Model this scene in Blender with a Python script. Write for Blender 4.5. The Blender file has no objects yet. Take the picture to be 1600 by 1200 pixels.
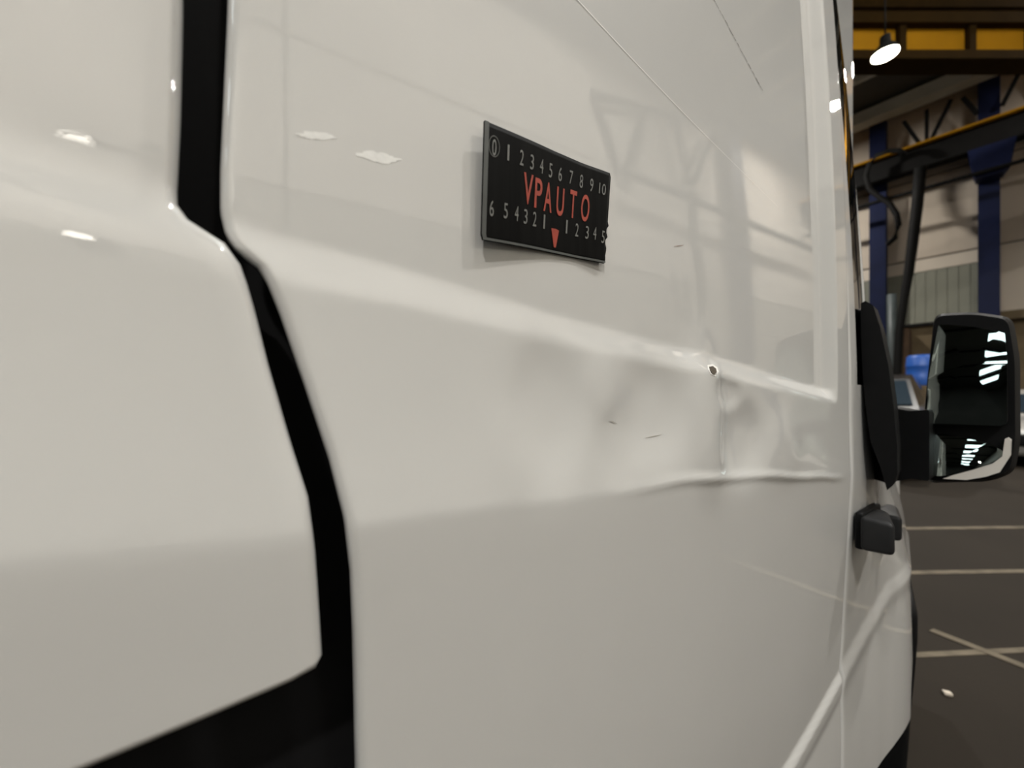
import bpy, bmesh, math, random
from mathutils import Vector, Matrix
from bisect import bisect_right

# ------------------------------------------------------------------ camera, light, exposure
sc = bpy.context.scene
COL = sc.collection
random.seed(7)
F = 600.0            # focal length in pixels of the 1600 px wide frame
HY = 620.0           # horizon row
D0 = 0.21            # camera to van side
CZ = 1.30            # camera height
VAN = math.radians(55.0)      # van axis, to the right of the camera axis
HALL = math.radians(50.2)     # hall axis, to the right of the camera axis
CAM = Vector((D0, 0, CZ))
A = Vector((-math.sin(VAN), math.cos(VAN), 0))
R = Vector((math.cos(VAN), math.sin(VAN), 0))
UP = Vector((0, 0, 1))

cam_data = bpy.data.cameras.new('camera')
cam = bpy.data.objects.new('camera', cam_data)
COL.objects.link(cam)
cam.location = CAM
cam.rotation_euler = (math.pi / 2, 0, VAN)
cam_data.sensor_width = 36
cam_data.lens = 36 * F / 1600
cam_data.shift_y = (HY - 600) / 1600
cam_data.clip_start = 0.005
cam_data.clip_end = 300
cam_data.dof.use_dof = True
cam_data.dof.focus_distance = 0.34
cam_data.dof.aperture_fstop = 4.6
sc.camera = cam

world = bpy.data.worlds.new('world')
sc.world = world
world.use_nodes = True
world.node_tree.nodes['Background'].inputs[0].default_value = (0.75, 0.85, 1.0, 1)
world.node_tree.nodes['Background'].inputs[1].default_value = 0.4

sc.view_settings.view_transform = 'Standard'
sc.view_settings.look = 'None'
sc.view_settings.gamma = 1
sc.view_settings.use_curve_mapping = False
sc.view_settings.exposure = -1.66
LAMP_W = 1000.0       # high-bay lamp power
SKY_E = 15.0          # rooflight radiance

# ------------------------------------------------------------------ geometry helpers
def ray(px, py):
    return A + R * ((px - 800) / F) + UP * ((HY - py) / F)

def on_x(px, py, x0=0.0):
    d = ray(px, py)
    t = (x0 - CAM.x) / d.x
    return CAM + d * t

def on_floor(px, py):
    d = ray(px, py)
    return CAM + d * (-CZ / d.z)

hf = Vector((-math.sin(VAN - HALL), math.cos(VAN - HALL), 0))   # hall forward
hl = Vector((hf.y, -hf.x, 0))                                   # hall right
H0 = Vector((D0, 0, 0))

def H(l, f, z):
    return H0 + hl * l + hf * f + UP * z

def toH(p):
    q = p - H0
    return (q.dot(hl), q.dot(hf), q.z)

def on_front(px, py, f):
    d = ray(px, py)
    t = (f - (CAM - H0).dot(hf)) / d.dot(hf)
    return toH(CAM + d * t)

def on_axial(px, py, ax):
    return CAM + ray(px, py) * ax

def lin(pts):
    xs = [p[0] for p in pts]; ys = [p[1] for p in pts]
    def g(x):
        if x <= xs[0]:
            i = 0
        elif x >= xs[-1]:
            i = len(xs) - 2
        else:
            i = bisect_right(xs, x) - 1
        return ys[i] + (ys[i + 1] - ys[i]) * (x - xs[i]) / (xs[i + 1] - xs[i])
    return g

def smooth(t):
    t = max(0.0, min(1.0, t))
    return t * t * (3 - 2 * t)

def crisp(t):
    t = max(0.0, min(1.0, t))
    return 0.7 * t + 0.3 * smooth(t)

def mesh_obj(name, verts, faces, mat, parent=None, smooth_shade=False, origin=None):
    me = bpy.data.meshes.new(name)
    if origin is None:
        n = len(verts)
        zs = min(v[2] for v in verts)
        origin = Vector((sum(v[0] for v in verts) / n, sum(v[1] for v in verts) / n, zs))
        if parent is not None:
            origin = Vector((0, 0, 0)) if parent.get('_abs') else origin
    me.from_pydata([tuple(Vector(v) - origin) for v in verts], [], faces)
    me.update()
    bm = bmesh.new(); bm.from_mesh(me)
    bmesh.ops.recalc_face_normals(bm, faces=bm.faces)
    bm.to_mesh(me); bm.free()
    if smooth_shade:
        for p in me.polygons:
            p.use_smooth = True
    o = bpy.data.objects.new(name, me)
    COL.objects.link(o)
    if mat:
        me.materials.append(mat)
    if parent is not None:
        pw = parent_world(parent)
        o.parent = parent
        o.location = origin - pw
    else:
        o.location = origin
    return o

def parent_world(p):
    v = Vector(p.location)
    q = p.parent
    while q is not None:
        v += Vector(q.location); q = q.parent
    return v

def bm_obj(name, bm, mat, parent=None, smooth_shade=False):
    verts = [v.co.copy() for v in bm.verts]
    bm.verts.index_update()
    faces = [[v.index for v in f.verts] for f in bm.faces]
    bm.free()
    return mesh_obj(name, verts, faces, mat, parent, smooth_shade)

def empty(name, loc):
    o = bpy.data.objects.new(name, None)
    o.location = loc
    COL.objects.link(o)
    return o

def tag(o, label, cat, group=None):
    o['label'] = label; o['category'] = cat
    if group:
        o['group'] = group
    return o

def struct(o):
    o['kind'] = 'structure'
    return o

BOXF = [(0, 1, 3, 2), (4, 6, 7, 5), (0, 4, 5, 1), (2, 3, 7, 6), (0, 2, 6, 4), (1, 5, 7, 3)]

def box_verts(fn, a0, a1, b0, b1, c0, c1):
    return [fn(a, b, c) for a in (a0, a1) for b in (b0, b1) for c in (c0, c1)]

def hbox(name, l0, l1, f0, f1, z0, z1, mat, parent=None):
    return mesh_obj(name, box_verts(H, l0, l1, f0, f1, z0, z1), BOXF, mat, parent)

def multi_hbox(name, boxes, mat, parent=None, fn=H):
    V = []; Fc = []
    for b in boxes:
        o = len(V)
        V += box_verts(fn, *b)
        Fc += [tuple(i + o for i in f) for f in BOXF]
    return mesh_obj(name, V, Fc, mat, parent)

def bevel_box(name, center, size, mat, parent=None, bevel=0.01, seg=3, rot=None, smooth_shade=True, taper=None):
    bm = bmesh.new()
    bmesh.ops.create_cube(bm, size=1)
    for v in bm.verts:
        v.co = Vector((v.co.x * size[0], v.co.y * size[1], v.co.z * size[2]))
        if taper:
            v.co = taper(v.co)
    bmesh.ops.bevel(bm, geom=list(bm.edges), offset=bevel, segments=seg, affect='EDGES', profile=0.5)
    for v in bm.verts:
        c = v.co
        if rot:
            c = rot @ c
        v.co = c + Vector(center)
    return bm_obj(name, bm, mat, parent, smooth_shade)

def tube(name, pts, rad, mat, parent=None, seg=8, closed=False):
    pts = [Vector(p) for p in pts]
    n = len(pts)
    V = []; Fc = []
    for i, p in enumerate(pts):
        a = pts[max(i - 1, 0)]; b = pts[min(i + 1, n - 1)]
        t = (b - a).normalized()
        ref = UP if abs(t.z) < 0.9 else Vector((1, 0, 0))
        u = t.cross(ref).normalized(); w = t.cross(u)
        r = rad[i] if isinstance(rad, (list, tuple)) else rad
        for k in range(seg):
            an = 2 * math.pi * k / seg
            V.append(p + u * math.cos(an) * r + w * math.sin(an) * r)
    for i in range(n - 1):
        for k in range(seg):
            k2 = (k + 1) % seg
            Fc.append((i * seg + k, i * seg + k2, (i + 1) * seg + k2, (i + 1) * seg + k))
    Fc.append(tuple(range(seg))); Fc.append(tuple((n - 1) * seg + k for k in range(seg)))
    return mesh_obj(name, V, Fc, mat, parent, True)

def lathe(name, prof, base, mat, parent=None, seg=24):
    V = []; Fc = []
    for (r, z) in prof:
        for k in range(seg):
            an = 2 * math.pi * k / seg
            V.append(Vector(base) + Vector((r * math.cos(an), r * math.sin(an), z)))
    for i in range(len(prof) - 1):
        for k in range(seg):
            k2 = (k + 1) % seg
            Fc.append((i * seg + k, i * seg + k2, (i + 1) * seg + k2, (i + 1) * seg + k))
    return mesh_obj(name, V, Fc, mat, parent, True)

# ------------------------------------------------------------------ materials
MATS = {}
def mat(name, col, rough=0.5, metal=0.0, coat=0.0, coat_rough=0.03, noise=0.0, nscale=5.0, bump=0.0, bscale=50.0,
        spec=0.5, emit=None, estr=0.0, col2=None, stretch=None):
    if name in MATS:
        return MATS[name]
    m = bpy.data.materials.new(name)
    m.use_nodes = True
    nt = m.node_tree
    b = nt.nodes['Principled BSDF']
    b.inputs['Base Color'].default_value = (*col, 1)
    b.inputs['Roughness'].default_value = rough
    b.inputs['Metallic'].default_value = metal
    b.inputs['Coat Weight'].default_value = coat
    b.inputs['Coat Roughness'].default_value = coat_rough
    b.inputs['Coat IOR'].default_value = 1.65
    b.inputs['Specular IOR Level'].default_value = spec
    tc = nt.nodes.new('ShaderNodeTexCoord')
    src = tc.outputs['Object']
    if stretch:
        mp = nt.nodes.new('ShaderNodeMapping')
        mp.inputs['Scale'].default_value = stretch
        nt.links.new(src, mp.inputs['Vector'])
        src = mp.outputs['Vector']
    if noise > 0 or col2:
        n = nt.nodes.new('ShaderNodeTexNoise')
        n.inputs['Scale'].default_value = nscale
        n.inputs['Detail'].default_value = 5
        nt.links.new(src, n.inputs['Vector'])
        ramp = nt.nodes.new('ShaderNodeValToRGB')
        c2 = col2 if col2 else tuple(c * (1 - noise) for c in col)
        ramp.color_ramp.elements[0].position = 0.3
        ramp.color_ramp.elements[1].position = 0.7
        ramp.color_ramp.elements[0].color = (*c2, 1)
        ramp.color_ramp.elements[1].color = (*col, 1)
        nt.links.new(n.outputs['Fac'], ramp.inputs['Fac'])
        nt.links.new(ramp.outputs['Color'], b.inputs['Base Color'])
    if bump > 0:
        n2 = nt.nodes.new('ShaderNodeTexNoise')
        n2.inputs['Scale'].default_value = bscale
        n2.inputs['Detail'].default_value = 2
        nt.links.new(src, n2.inputs['Vector'])
        bp = nt.nodes.new('ShaderNodeBump')
        bp.inputs['Strength'].default_value = 1.0
        bp.inputs['Distance'].default_value = bump
        nt.links.new(n2.outputs['Fac'], bp.inputs['Height'])
        nt.links.new(bp.outputs['Normal'], b.inputs['Normal'])
        if coat > 0:
            nt.links.new(bp.outputs['Normal'], b.inputs['Coat Normal'])
    if emit:
        b.inputs['Emission Color'].default_value = (*emit, 1)
        b.inputs['Emission Strength'].default_value = estr
    MATS[name] = m
    return m

paint = mat('van_white_paint', (0.65, 0.642, 0.625), rough=0.6, spec=0.1, coat=1.0, coat_rough=0.015, noise=0.02, nscale=9, bump=0.000012, bscale=420)
paint.node_tree.nodes['Principled BSDF'].inputs['Coat IOR'].default_value = 1.85
black_gap = mat('black_rubber', (0.006, 0.006, 0.007), rough=0.75, spec=0.2)
black_plastic = mat('black_plastic', (0.006, 0.006, 0.0065), rough=0.55, spec=0.15, noise=0.2, nscale=60)
grey_plastic = mat('dark_grey_plastic', (0.02, 0.02, 0.021), rough=0.5, spec=0.25, noise=0.15, nscale=80)
glass_dark = mat('dark_window_glass', (0.004, 0.005, 0.005), rough=0.02, spec=0.5, noise=0.1, nscale=3)
mirror_glass = mat('mirror_glass', (0.45, 0.51, 0.48), rough=0.015, metal=1.0, noise=0.02, nscale=2)
cream = mat('cream_wall_paint', (0.56, 0.48, 0.39), rough=0.85, noise=0.08, nscale=0.7)
cream_rt = mat('right_wall_lit_cream', (0.80, 0.74, 0.66), rough=0.85, noise=0.04, nscale=0.7)  # cream lightened to make the right wall look more strongly lit
cream_lt = mat('pale_cream_paint', (0.66, 0.58, 0.48), rough=0.85, noise=0.06, nscale=0.7)
joint = mat('wall_joint', (0.10, 0.085, 0.07), rough=0.9, noise=0.1, nscale=2)
grey_green = mat('grey_green_sheet', (0.24, 0.24, 0.19), rough=0.75, noise=0.15, nscale=1.2)
brown_wall = mat('brown_board', (0.16, 0.115, 0.06), rough=0.85, noise=0.35, nscale=2.0)
dark_wall = mat('dark_wall', (0.06, 0.055, 0.05), rough=0.9, noise=0.3, nscale=0.4)
blue_steel = mat('blue_steel_paint', (0.006, 0.011, 0.048), rough=0.55, spec=0.2, noise=0.3, nscale=2)
dark_steel = mat('dark_steel', (0.008, 0.0075, 0.007), rough=0.7, spec=0.15, noise=0.3, nscale=3)
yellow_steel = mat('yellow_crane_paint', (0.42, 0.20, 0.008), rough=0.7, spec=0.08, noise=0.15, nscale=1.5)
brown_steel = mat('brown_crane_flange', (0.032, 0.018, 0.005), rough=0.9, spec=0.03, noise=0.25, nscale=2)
galv = mat('pale_grey_metal', (0.50, 0.50, 0.45), rough=0.5, noise=0.15, nscale=2)
roof_m = mat('roof_sheet', (0.07, 0.068, 0.062), rough=0.75, noise=0.2, nscale=0.8)
floor_m = mat('asphalt_floor', (0.024, 0.0185, 0.0132), rough=0.8, spec=0.15, noise=0.22, nscale=1.3, bump=0.0015, bscale=90)
line_m = mat('worn_line_paint', (0.17, 0.14, 0.10), rough=0.8, spec=0.2, col2=(0.085, 0.07, 0.05), nscale=7)
sky_m = mat('rooflight_pane', (0.8, 0.85, 0.85), rough=0.4, emit=(0.86, 0.97, 1.0), estr=SKY_E)
lens_m = mat('lamp_lens', (0.9, 0.9, 0.9), rough=0.3, emit=(1.0, 0.88, 0.66), estr=90)
flood_m = mat('floodlight_lens', (0.9, 0.9, 0.9), rough=0.3, emit=(1.0, 0.93, 0.80), estr=24)
rubber_tyre = mat('tyre_rubber', (0.012, 0.012, 0.012), rough=0.8, noise=0.2, nscale=30)
rim_m = mat('wheel_metal', (0.35, 0.35, 0.36), rough=0.4, metal=0.8, noise=0.1, nscale=10)

# ------------------------------------------------------------------ van side shape
RD = 0.018                      # depth of the pressed recess
def poly_yz(pts, x0):
    out = []
    for p in pts:
        q = on_x(p[0], p[1], x0)
        out.append((q.y, q.z))
    out.sort()
    return out

zU = lin(poly_yz([(0, 215), (270, 315), (345, 345), (600, 412), (900, 500), (1110, 556), (1300, 612)], 0.0))
zL = lin(poly_yz([(0, 315), (210, 357), (370, 400), (470, 438), (650, 472), (900, 537), (1115, 582), (1320, 632)], RD))
zM = lin(poly_yz([(0, 900), (200, 880), (400, 860), (560, 838), (700, 815), (815, 800), (960, 783), (1080, 757), (1200, 747), (1330, 748)], RD + 0.01))
FR0, FR1 = 0.722, 0.742         # front bevel of the recess
SEAM = 0.80                     # joint in front of the dented panel

def gauss(y, z, cy, cz, sy, sz):
    return math.exp(-0.5 * (((y - cy) / sy) ** 2 + ((z - cz) / sz) ** 2))

DENTS = []
for (px, py, sy, sz, amp) in [(875, 640, 0.022, 0.034, -0.0026), (960, 600, 0.012, 0.018, 0.0010), (1042, 640, 0.030, 0.032, -0.0034),
                              (1118, 650, 0.022, 0.050, 0.0030), (1170, 690, 0.035, 0.030, -0.0040), (1230, 700, 0.035, 0.030, 0.0016),
                              (985, 700, 0.020, 0.020, -0.0012), (820, 700, 0.015, 0.020, 0.0006), (1150, 612, 0.020, 0.012, -0.0026)]:
    q = on_x(px, py, RD)
    DENTS.append((q.y, q.z, sy, sz, amp))

# lower flare that sweeps up toward the front wheel arch
NL = lin(poly_yz([(1100, 1420), (1222, 1200), (1300, 1050), (1345, 960), (1372, 905), (1392, 885)], -0.004))

def taper(y):
    if y < 0.9:
        return 0.0
    if y < 1.0:
        return 0.9 * (y - 0.9) ** 2
    return 0.009 + 0.18 * (y - 1.0)

def surf(y, z, dents=True):
    u, l, m = zU(y), zL(y), zM(y)
    # recess
    s_bottom = crisp((u - z) / max(u - l, 1e-4))
    s_front = crisp((y - FR0) / (FR1 - FR0))
    s = 1 - (1 - s_bottom) * (1 - s_front)
    x = (0.0045 + 0.0105 * smooth((y - 0.1) / 0.6)) * s
    zr = z - CZ
    if zr > 0:
        x -= 0.046 * zr * zr if zr < 0.7 else 0.02254 + 0.0644 * (zr - 0.7)
    # mid zone swelling and lower crease
    if z < l:
        t = min(1.0, (l - z) / max(l - m, 1e-3))
        x += 0.010 * (1 - 0.75 * smooth(y / 0.6)) * (t * t * 0.6 + t * 0.4)
    w = 0.028 - 0.018 * smooth((y - 0.1) / 0.5)
    dz = m - z
    if dz > -w:
        fall = 0.045 * (dz if dz > w else (dz + w) ** 2 / (4 * w))
        x -= fall
        if dz > 0.25:
            x -= 0.10 * (dz - 0.25) ** 2
    # flare
    n = NL(y)
    dn = n - z
    if y > 0.35 and dn > 0:
        k = smooth((y - 0.40) / 0.15)
        x += k * (0.0055 * smooth(dn / 0.012) + 0.085 * max(0.0, dn - 0.022) - 0.003 * smooth((dn - 0.022) / 0.03))
    if dents:
        for (cy, cz, sy, sz, amp) in DENTS:
            g_ = ((y - cy) / sy) ** 2 + ((z - cz) / sz) ** 2
            if g_ < 9:
                x += 1.5 * amp * math.exp(-0.35 * g_ ** 1.6)
        # sharp ripple along the lower crease toward the front
        if y > 0.2 and abs(z - m) < 0.03:
            k = smooth((y - 0.2) / 0.2) * (1 - smooth((y - 0.70) / 0.08))
            x += k * 0.0022 * math.exp(-((z - m - 0.0008 * math.sin(y * 40)) / 0.004) ** 2)
    x -= taper(y)
    return x

def snap(px, py, dents=True, lift=0.0):
    x0 = 0.0
    for _ in range(12):
        q = on_x(px, py, x0)
        x0 = surf(q.y, q.z, dents) + lift
    return on_x(px, py, x0)

def snap_off(px, py, off):
    x0 = off
    for _ in range(12):
        q = on_x(px, py, x0)
        x0 = surf(q.y, q.z, False) + off
    return on_x(px, py, x0)

def rows(z0, z1, dense0, dense1, coarse, fine):
    out = []; z = z0
    while z < z1:
        out.append(z)
        z += fine if dense0 < z < dense1 else coarse
    out.append(z1)
    return out

def sheet(name, yl, yr, zs, ny, fx, mat_, parent, ret=(True, True), rr=0.004, depth=0.03, ypow=1.0):
    """panel skin between two edge functions with folded-in edges"""
    V = []; Fc = []
    prev = None
    for z in zs:
        a, b = yl(z), yr(z)
        row = []
        ys = []
        if ret[0]:
            for k in range(5):
                an = math.pi / 2 * k / 4
                ys.append((a + rr * (1 - math.sin(an)) * 0, a + rr * (1 - math.cos(an)), -rr * (1 - math.sin(an))))
            pre = [(a, -depth)] + [(y_, dx) for (_, y_, dx) in ys]
        else:
            pre = [(a, 0.0)]
        if ret[1]:
            post = [(b - y_ + a, dx) for (y_, dx) in reversed(pre)] if ret[0] else [(b - rr, 0.0), (b - rr * 0.3, -rr * 0.3), (b, -rr), (b, -depth)]
        else:
            post = [(b, 0.0)]
        y0 = pre[-1][0]; y1 = post[0][0]
        seq = list(pre) + [(y0 + (y1 - y0) * (i / ny) ** ypow, 0.0) for i in range(1, ny)] + list(post)
        base = len(V)
        for (y, dx) in seq:
            V.append(Vector((fx(y, z) + dx, y, z)))
        if prev is not None:
            n = len(seq)
            for i in range(n - 1):
                Fc.append((prev + i, prev + i + 1, base + i + 1, base + i))
        prev = base
    return mesh_obj(name, V, Fc, mat_, parent, True)

van = empty('delivery_van', (-0.9, 0.3, 0))
tag(van, 'white delivery van with dented side panel and dark door mirror', 'van')

# edge lines
pe = [snap(px, py, False) for (px, py) in [(356, -60), (355, 0), (347, 170), (343, 260), (343, 325), (352, 362), (372, 388), (404, 412), (420, 440), (440, 490), (478, 600), (518, 720), (542, 815), (552, 900), (556, 1000), (560, 1200)]]
edge_y = lin(sorted([(p.z, p.y) for p in pe]))
def edge_dent(z):
    zz = min(max(z, CZ - 0.35), CZ + 0.3)
    return edge_y(zz)
zs = rows(0.42, CZ - 0.22, 0, 2, 0.006, 0.006)[:-1] + rows(CZ - 0.22, 2.75, CZ - 0.23, CZ + 0.12, 0.02, 0.0035)
side_panel = sheet('side_panel', edge_dent, lambda z: SEAM, zs, 230, surf, paint, van, ret=(True, True), rr=0.005, depth=0.008)
side_panel['label'] = 'dented white side panel with pressed recess and lower crease'

re_ = [snap_off(px, py, 0.003) for (px, py) in [(283, -40), (283, 0), (279, 170), (273, 285), (276, 318), (290, 338), (330, 363), (366, 387), (382, 418), (400, 480), (420, 560), (455, 680), (484, 770), (495, 850), (502, 950), (506, 1012)]]
rear_y = lin(sorted([(p.z, p.y - 0.0040) for p in re_]))
zb_pts = sorted([(p.y, p.z) for p in [snap_off(px, py, 0.003) for (px, py) in [(-300, 1372), (0, 1246), (150, 1187), (300, 1125), (440, 1066), (475, 1050), (495, 1036), (507, 1012)]]])
zbot = lin(zb_pts)
EDGE_BOTTOM = zb_pts[-1][1]
def rear_sheet():
    V = []; Fc = []
    NY, NZ = 90, 150
    yend0 = -1.3
    prev = None
    # columns run along z from the bottom edge up; the front edge follows rear_y
    grid = []
    zs_ = [i / NZ for i in range(NZ + 1)]
    for iz in range(NZ + 1):
        row = []
        t = iz / NZ
        for iy in range(NY + 1):
            s = (iy / NY) ** 0.6
            # solve position: bottom curve at t=0, top z=2.3
            zt = 2.75
            # edge reference y at this height
            z_guess = EDGE_BOTTOM + (zt - EDGE_BOTTOM) * t ** 1.6
            yr = rear_y(min(z_guess, CZ + 0.3))
            y = yend0 + (yr - yend0) * s
            zb = zbot(y) if y > -0.45 else zbot(-0.45)
            w = (1 - t) ** 6
            z = z_guess + (zb - EDGE_BOTTOM) * w
            row.append((y, z))
        grid.append(row)
    idx = {}
    for iz, row in enumerate(grid):
        for iy, (y, z) in enumerate(row):
            x = surf(y, z, False) + 0.003
            idx[(iz, iy)] = len(V); V.append(Vector((x, y, z)))
    for iz in range(NZ):
        for iy in range(NY):
            Fc.append((idx[(iz, iy)], idx[(iz, iy + 1)], idx[(iz + 1, iy + 1)], idx[(iz + 1, iy)]))
    # folded front and bottom edges
    rim = [idx[(iz, NY)] for iz in range(NZ, -1, -1)] + [idx[(0, iy)] for iy in range(NY - 1, -1, -1)]
    last = rim
    cen = Vector((0, -0.6, 1.6))
    for (dx, out) in ((-0.0012, 0.0022), (-0.004, 0.0038), (-0.009, 0.0038)):
        cur = []
        for k, i in enumerate(rim):
            p = V[i]
            a = V[rim[max(k - 1, 0)]]; b = V[rim[min(k + 1, len(rim) - 1)]]
            t = (b - a); t.x = 0; t.normalize()
            nrm = Vector((0, -t.z, t.y))
            if nrm.dot(p - cen) < 0:
                nrm = -nrm
            cur.append(len(V)); V.append(p + nrm * out + Vector((dx, 0, 0)))
        for k in range(len(rim) - 1):
            Fc.append((last[k], last[k + 1], cur[k + 1], cur[k]))
        last = cur
    return mesh_obj('rear_panel', V, Fc, paint, van, True)
rear_panel = rear_sheet()
rear_panel['label'] = 'blurred white panel behind the black gap'

# black lining behind the panels
lining = mesh_obj('gap_lining', box_verts(lambda a, b, c: Vector((a, b, c)), -0.10, -0.028, -0.30, 0.30, 1.02, 2.05), BOXF, black_gap, van)
mesh_obj('inner_frame', box_verts(lambda a, b, c: Vector((a, b, c)), -0.118, -0.104, -1.28, 0.86, 0.34, 2.73), BOXF, black_gap, van)
lining['label'] = 'black rubber lined gap'
core = bevel_box('body_shell', (-0.98, -0.3, 1.585), (1.74, 3.4, 2.45), paint, van, bevel=0.06, seg=4)

# front door
zs_f = rows(0.60, 2.74, CZ - 0.6, CZ + 0.3, 0.02, 0.012)
def surf_front(y, z):
    x = surf(y, z, False)
    zr = z - CZ
    if zr > 0.05:
        x -= 0.02 * (zr - 0.05) + 0.0
    x -= 0.034 * smooth((y - 0.85) / 0.4) * smooth((zr + 0.26) / 0.36)
    # bulge at the wheel arch
    if z < CZ - 0.10:
        x += 0.055 * smooth((y - 0.9) / 0.35) * smooth((CZ - 0.10 - z) / 0.30)
    return x
door_top = CZ + 0.02
front_door = empty('front_door', (-0.9 * 0, 0, 0))
front_door.parent = van
front_door.location = Vector((0, SEAM, 0.5)) - Vector(van.location)
front_door['label'] = 'white front door with two dark handles'
sheet('door_skin', lambda z: SEAM + 0.006, lambda z: 1.55 - 0.35 * smooth((CZ - 0.35 - z) / 0.3), [z for z in zs_f if z <= door_top + 0.01], 60, surf_front, paint, front_door, ret=(True, True), rr=0.004)
sheet('window_frame', lambda z: SEAM + 0.006, lambda z: SEAM + 0.045, [z for z in zs_f if z >= door_top - 0.01], 12, surf_front, paint, front_door, ret=(True, True), rr=0.004)
sheet('window_glass', lambda z: SEAM + 0.04, lambda z: 1.50, [z for z in zs_f if z >= door_top - 0.005], 30, lambda y, z: surf_front(y, z) - 0.006, glass_dark, front_door, ret=(False, False))
sheet('windscreen_pillar', lambda z: 1.49, lambda z: 1.53, [z for z in zs_f if z >= door_top - 0.01], 10, lambda y, z: surf_front(y, z) + 0.006, paint, front_door, ret=(True, True), rr=0.006)

# door handles
def handle(px0, px1, py0, py1, y0, ln):
    d0 = ray(px0, 0); d1 = ray(px1, 0)
    xa = D0 + d0.x * (y0 / d0.y); xb = D0 + d1.x * (y0 / d1.y)
    ax = y0 / d1.y
    za = CZ + (HY - py0) / F * ax; zb = CZ + (HY - py1) / F * ax
    h = za - zb
    def tp(c):
        k = (c.x / (xb - xa) + 0.5)
        q = (c.y / ln + 0.5)
        return Vector((c.x - 0.9 * k * q * (xb - xa) * 0.62, c.y, c.z * (1.0 - 0.10 * k)))
    return bevel_box('handle', ((xa + xb) / 2, y0 + ln / 2, (za + zb) / 2), (xb - xa, ln, h), grey_plastic, front_door, bevel=0.007, seg=4, taper=tp)
h1 = handle(1343, 1399, 817, 874, 0.805, 0.085); h1['label'] = 'dark grey handle nearest the dented panel'
bevel_box('handle_base', ((h1.location + parent_world(front_door)).x - 0.018, 0.868, (h1.location + parent_world(front_door)).z + 0.027), (0.012, 0.104, 0.060), black_plastic, front_door, bevel=0.004)
h2 = handle(1362, 1410, 807, 850, 0.98, 0.10); h2['label'] = 'dark grey handle further forward'

# cab front, roof edge, wheel arch and wheels
def slab(name, pts, x0, x1, m, parent=van, bevel=0.0):
    n = len(pts)
    V = [Vector((x0, y, z)) for (y, z) in pts] + [Vector((x1, y, z)) for (y, z) in pts]
    Fc = [tuple(range(n)), tuple(range(n, 2 * n))] + [(i, (i + 1) % n, n + (i + 1) % n, n + i) for i in range(n)]
    return mesh_obj(name, V, Fc, m, parent)
slab('cab_shell', [(1.2, 0.95), (1.2, 2.76), (1.40, 2.70), (2.02, 1.42), (2.5, 1.2), (2.62, 0.95), (2.62, 0.5), (2.3, 0.5), (2.3, 0.95)], -1.68, -0.24, paint)
slab('windscreen', [(1.46, 2.60), (2.02, 1.48), (2.04, 1.49), (1.48, 2.62)], -1.5, -0.40, glass_dark)
slab('front_bumper', [(2.3, 0.3), (2.3, 0.62), (2.64, 0.62), (2.68, 0.3)], -1.68, -0.24, grey_plastic)

def wheel(y):
    w = empty('wheel', Vector((-0.30, y, 0)) - Vector(van.location)); w.parent = van
    c = Vector((-0.30, y, 0.345))
    def ring(name, prof, m):
        V = []; Fc = []; seg = 36
        for (r, x) in prof:
            for k in range(seg):
                an = 2 * math.pi * k / seg
                V.append(c + Vector((x, r * math.cos(an), r * math.sin(an))))
        for i in range(len(prof) - 1):
            for k in range(seg):
                k2 = (k + 1) % seg
                Fc.append((i * seg + k, i * seg + k2, (i + 1) * seg + k2, (i + 1) * seg + k))
        return mesh_obj(name, V, Fc, m, w, True)
    ring('tyre', [(0.20, -0.10), (0.31, -0.11), (0.345, -0.085), (0.345, 0.085), (0.31, 0.11), (0.20, 0.10)], rubber_tyre)
    ring('rim', [(0.21, 0.09), (0.19, 0.07), (0.10, 0.05), (0.06, 0.075), (0.001, 0.075)], rim_m)
wheel(1.72); wheel(-0.95)
# black trim on the rear edge of the front wheel arch
arch = []
for i in range(25):
    an = math.radians(-25 + 200 * i / 24)
    arch.append((1.72 - 0.42 * math.cos(an), 0.40 + 0.42 * math.sin(an)))
V = []; Fc = []
apts = [(1403, 1260), (1407, 1200), (1415, 1100), (1420, 1050), (1424, 1000), (1424, 965), (1420, 945)]
arc_c = []
for (px, py) in apts:
    d = ray(px, py); t = 1.30 / d.y
    arc_c.append(CAM + d * t)
arc_c += [Vector((arc_c[-1].x - 0.012 * k, 1.30 + 0.055 * k, arc_c[-1].z + 0.015 * math.sin(k / 9 * math.pi / 1.2))) for k in range(1, 10)]
for i, p in enumerate(arc_c):
    for (dx, dy) in ((-0.10, -0.02), (-0.008, -0.02), (0.0, 0.0), (-0.004, 0.03), (-0.10, 0.05)):
        V.append(p + Vector((dx + 0.010, dy, 0)))
for i in range(len(arc_c) - 1):
    for k in range(4):
        Fc.append((i * 5 + k, i * 5 + k + 1, (i + 1) * 5 + k + 1, (i + 1) * 5 + k))
tr = mesh_obj('wheel_arch_trim', V, Fc, black_plastic, van, True); tr['label'] = 'black wheel arch trim'
slab('sill_cover', [(-1.2, 0.30), (-1.2, 0.45), (1.28, 0.45), (1.28, 0.30)], -0.20, -0.055, black_plastic)

# white wing ahead of the door, carrying the arch
def wing(y, z):
    return surf_front(min(y, 1.3), z) - 0.30 * max(0, y - 1.3)
sheet('front_wing', lambda z: 1.305 if z > 0.86 else 1.305, lambda z: 2.35, [0.82 + 0.03 * i for i in range(18)], 24, lambda y, z: wing(y, z) - 0.02, paint, van, ret=(True, True))

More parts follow.
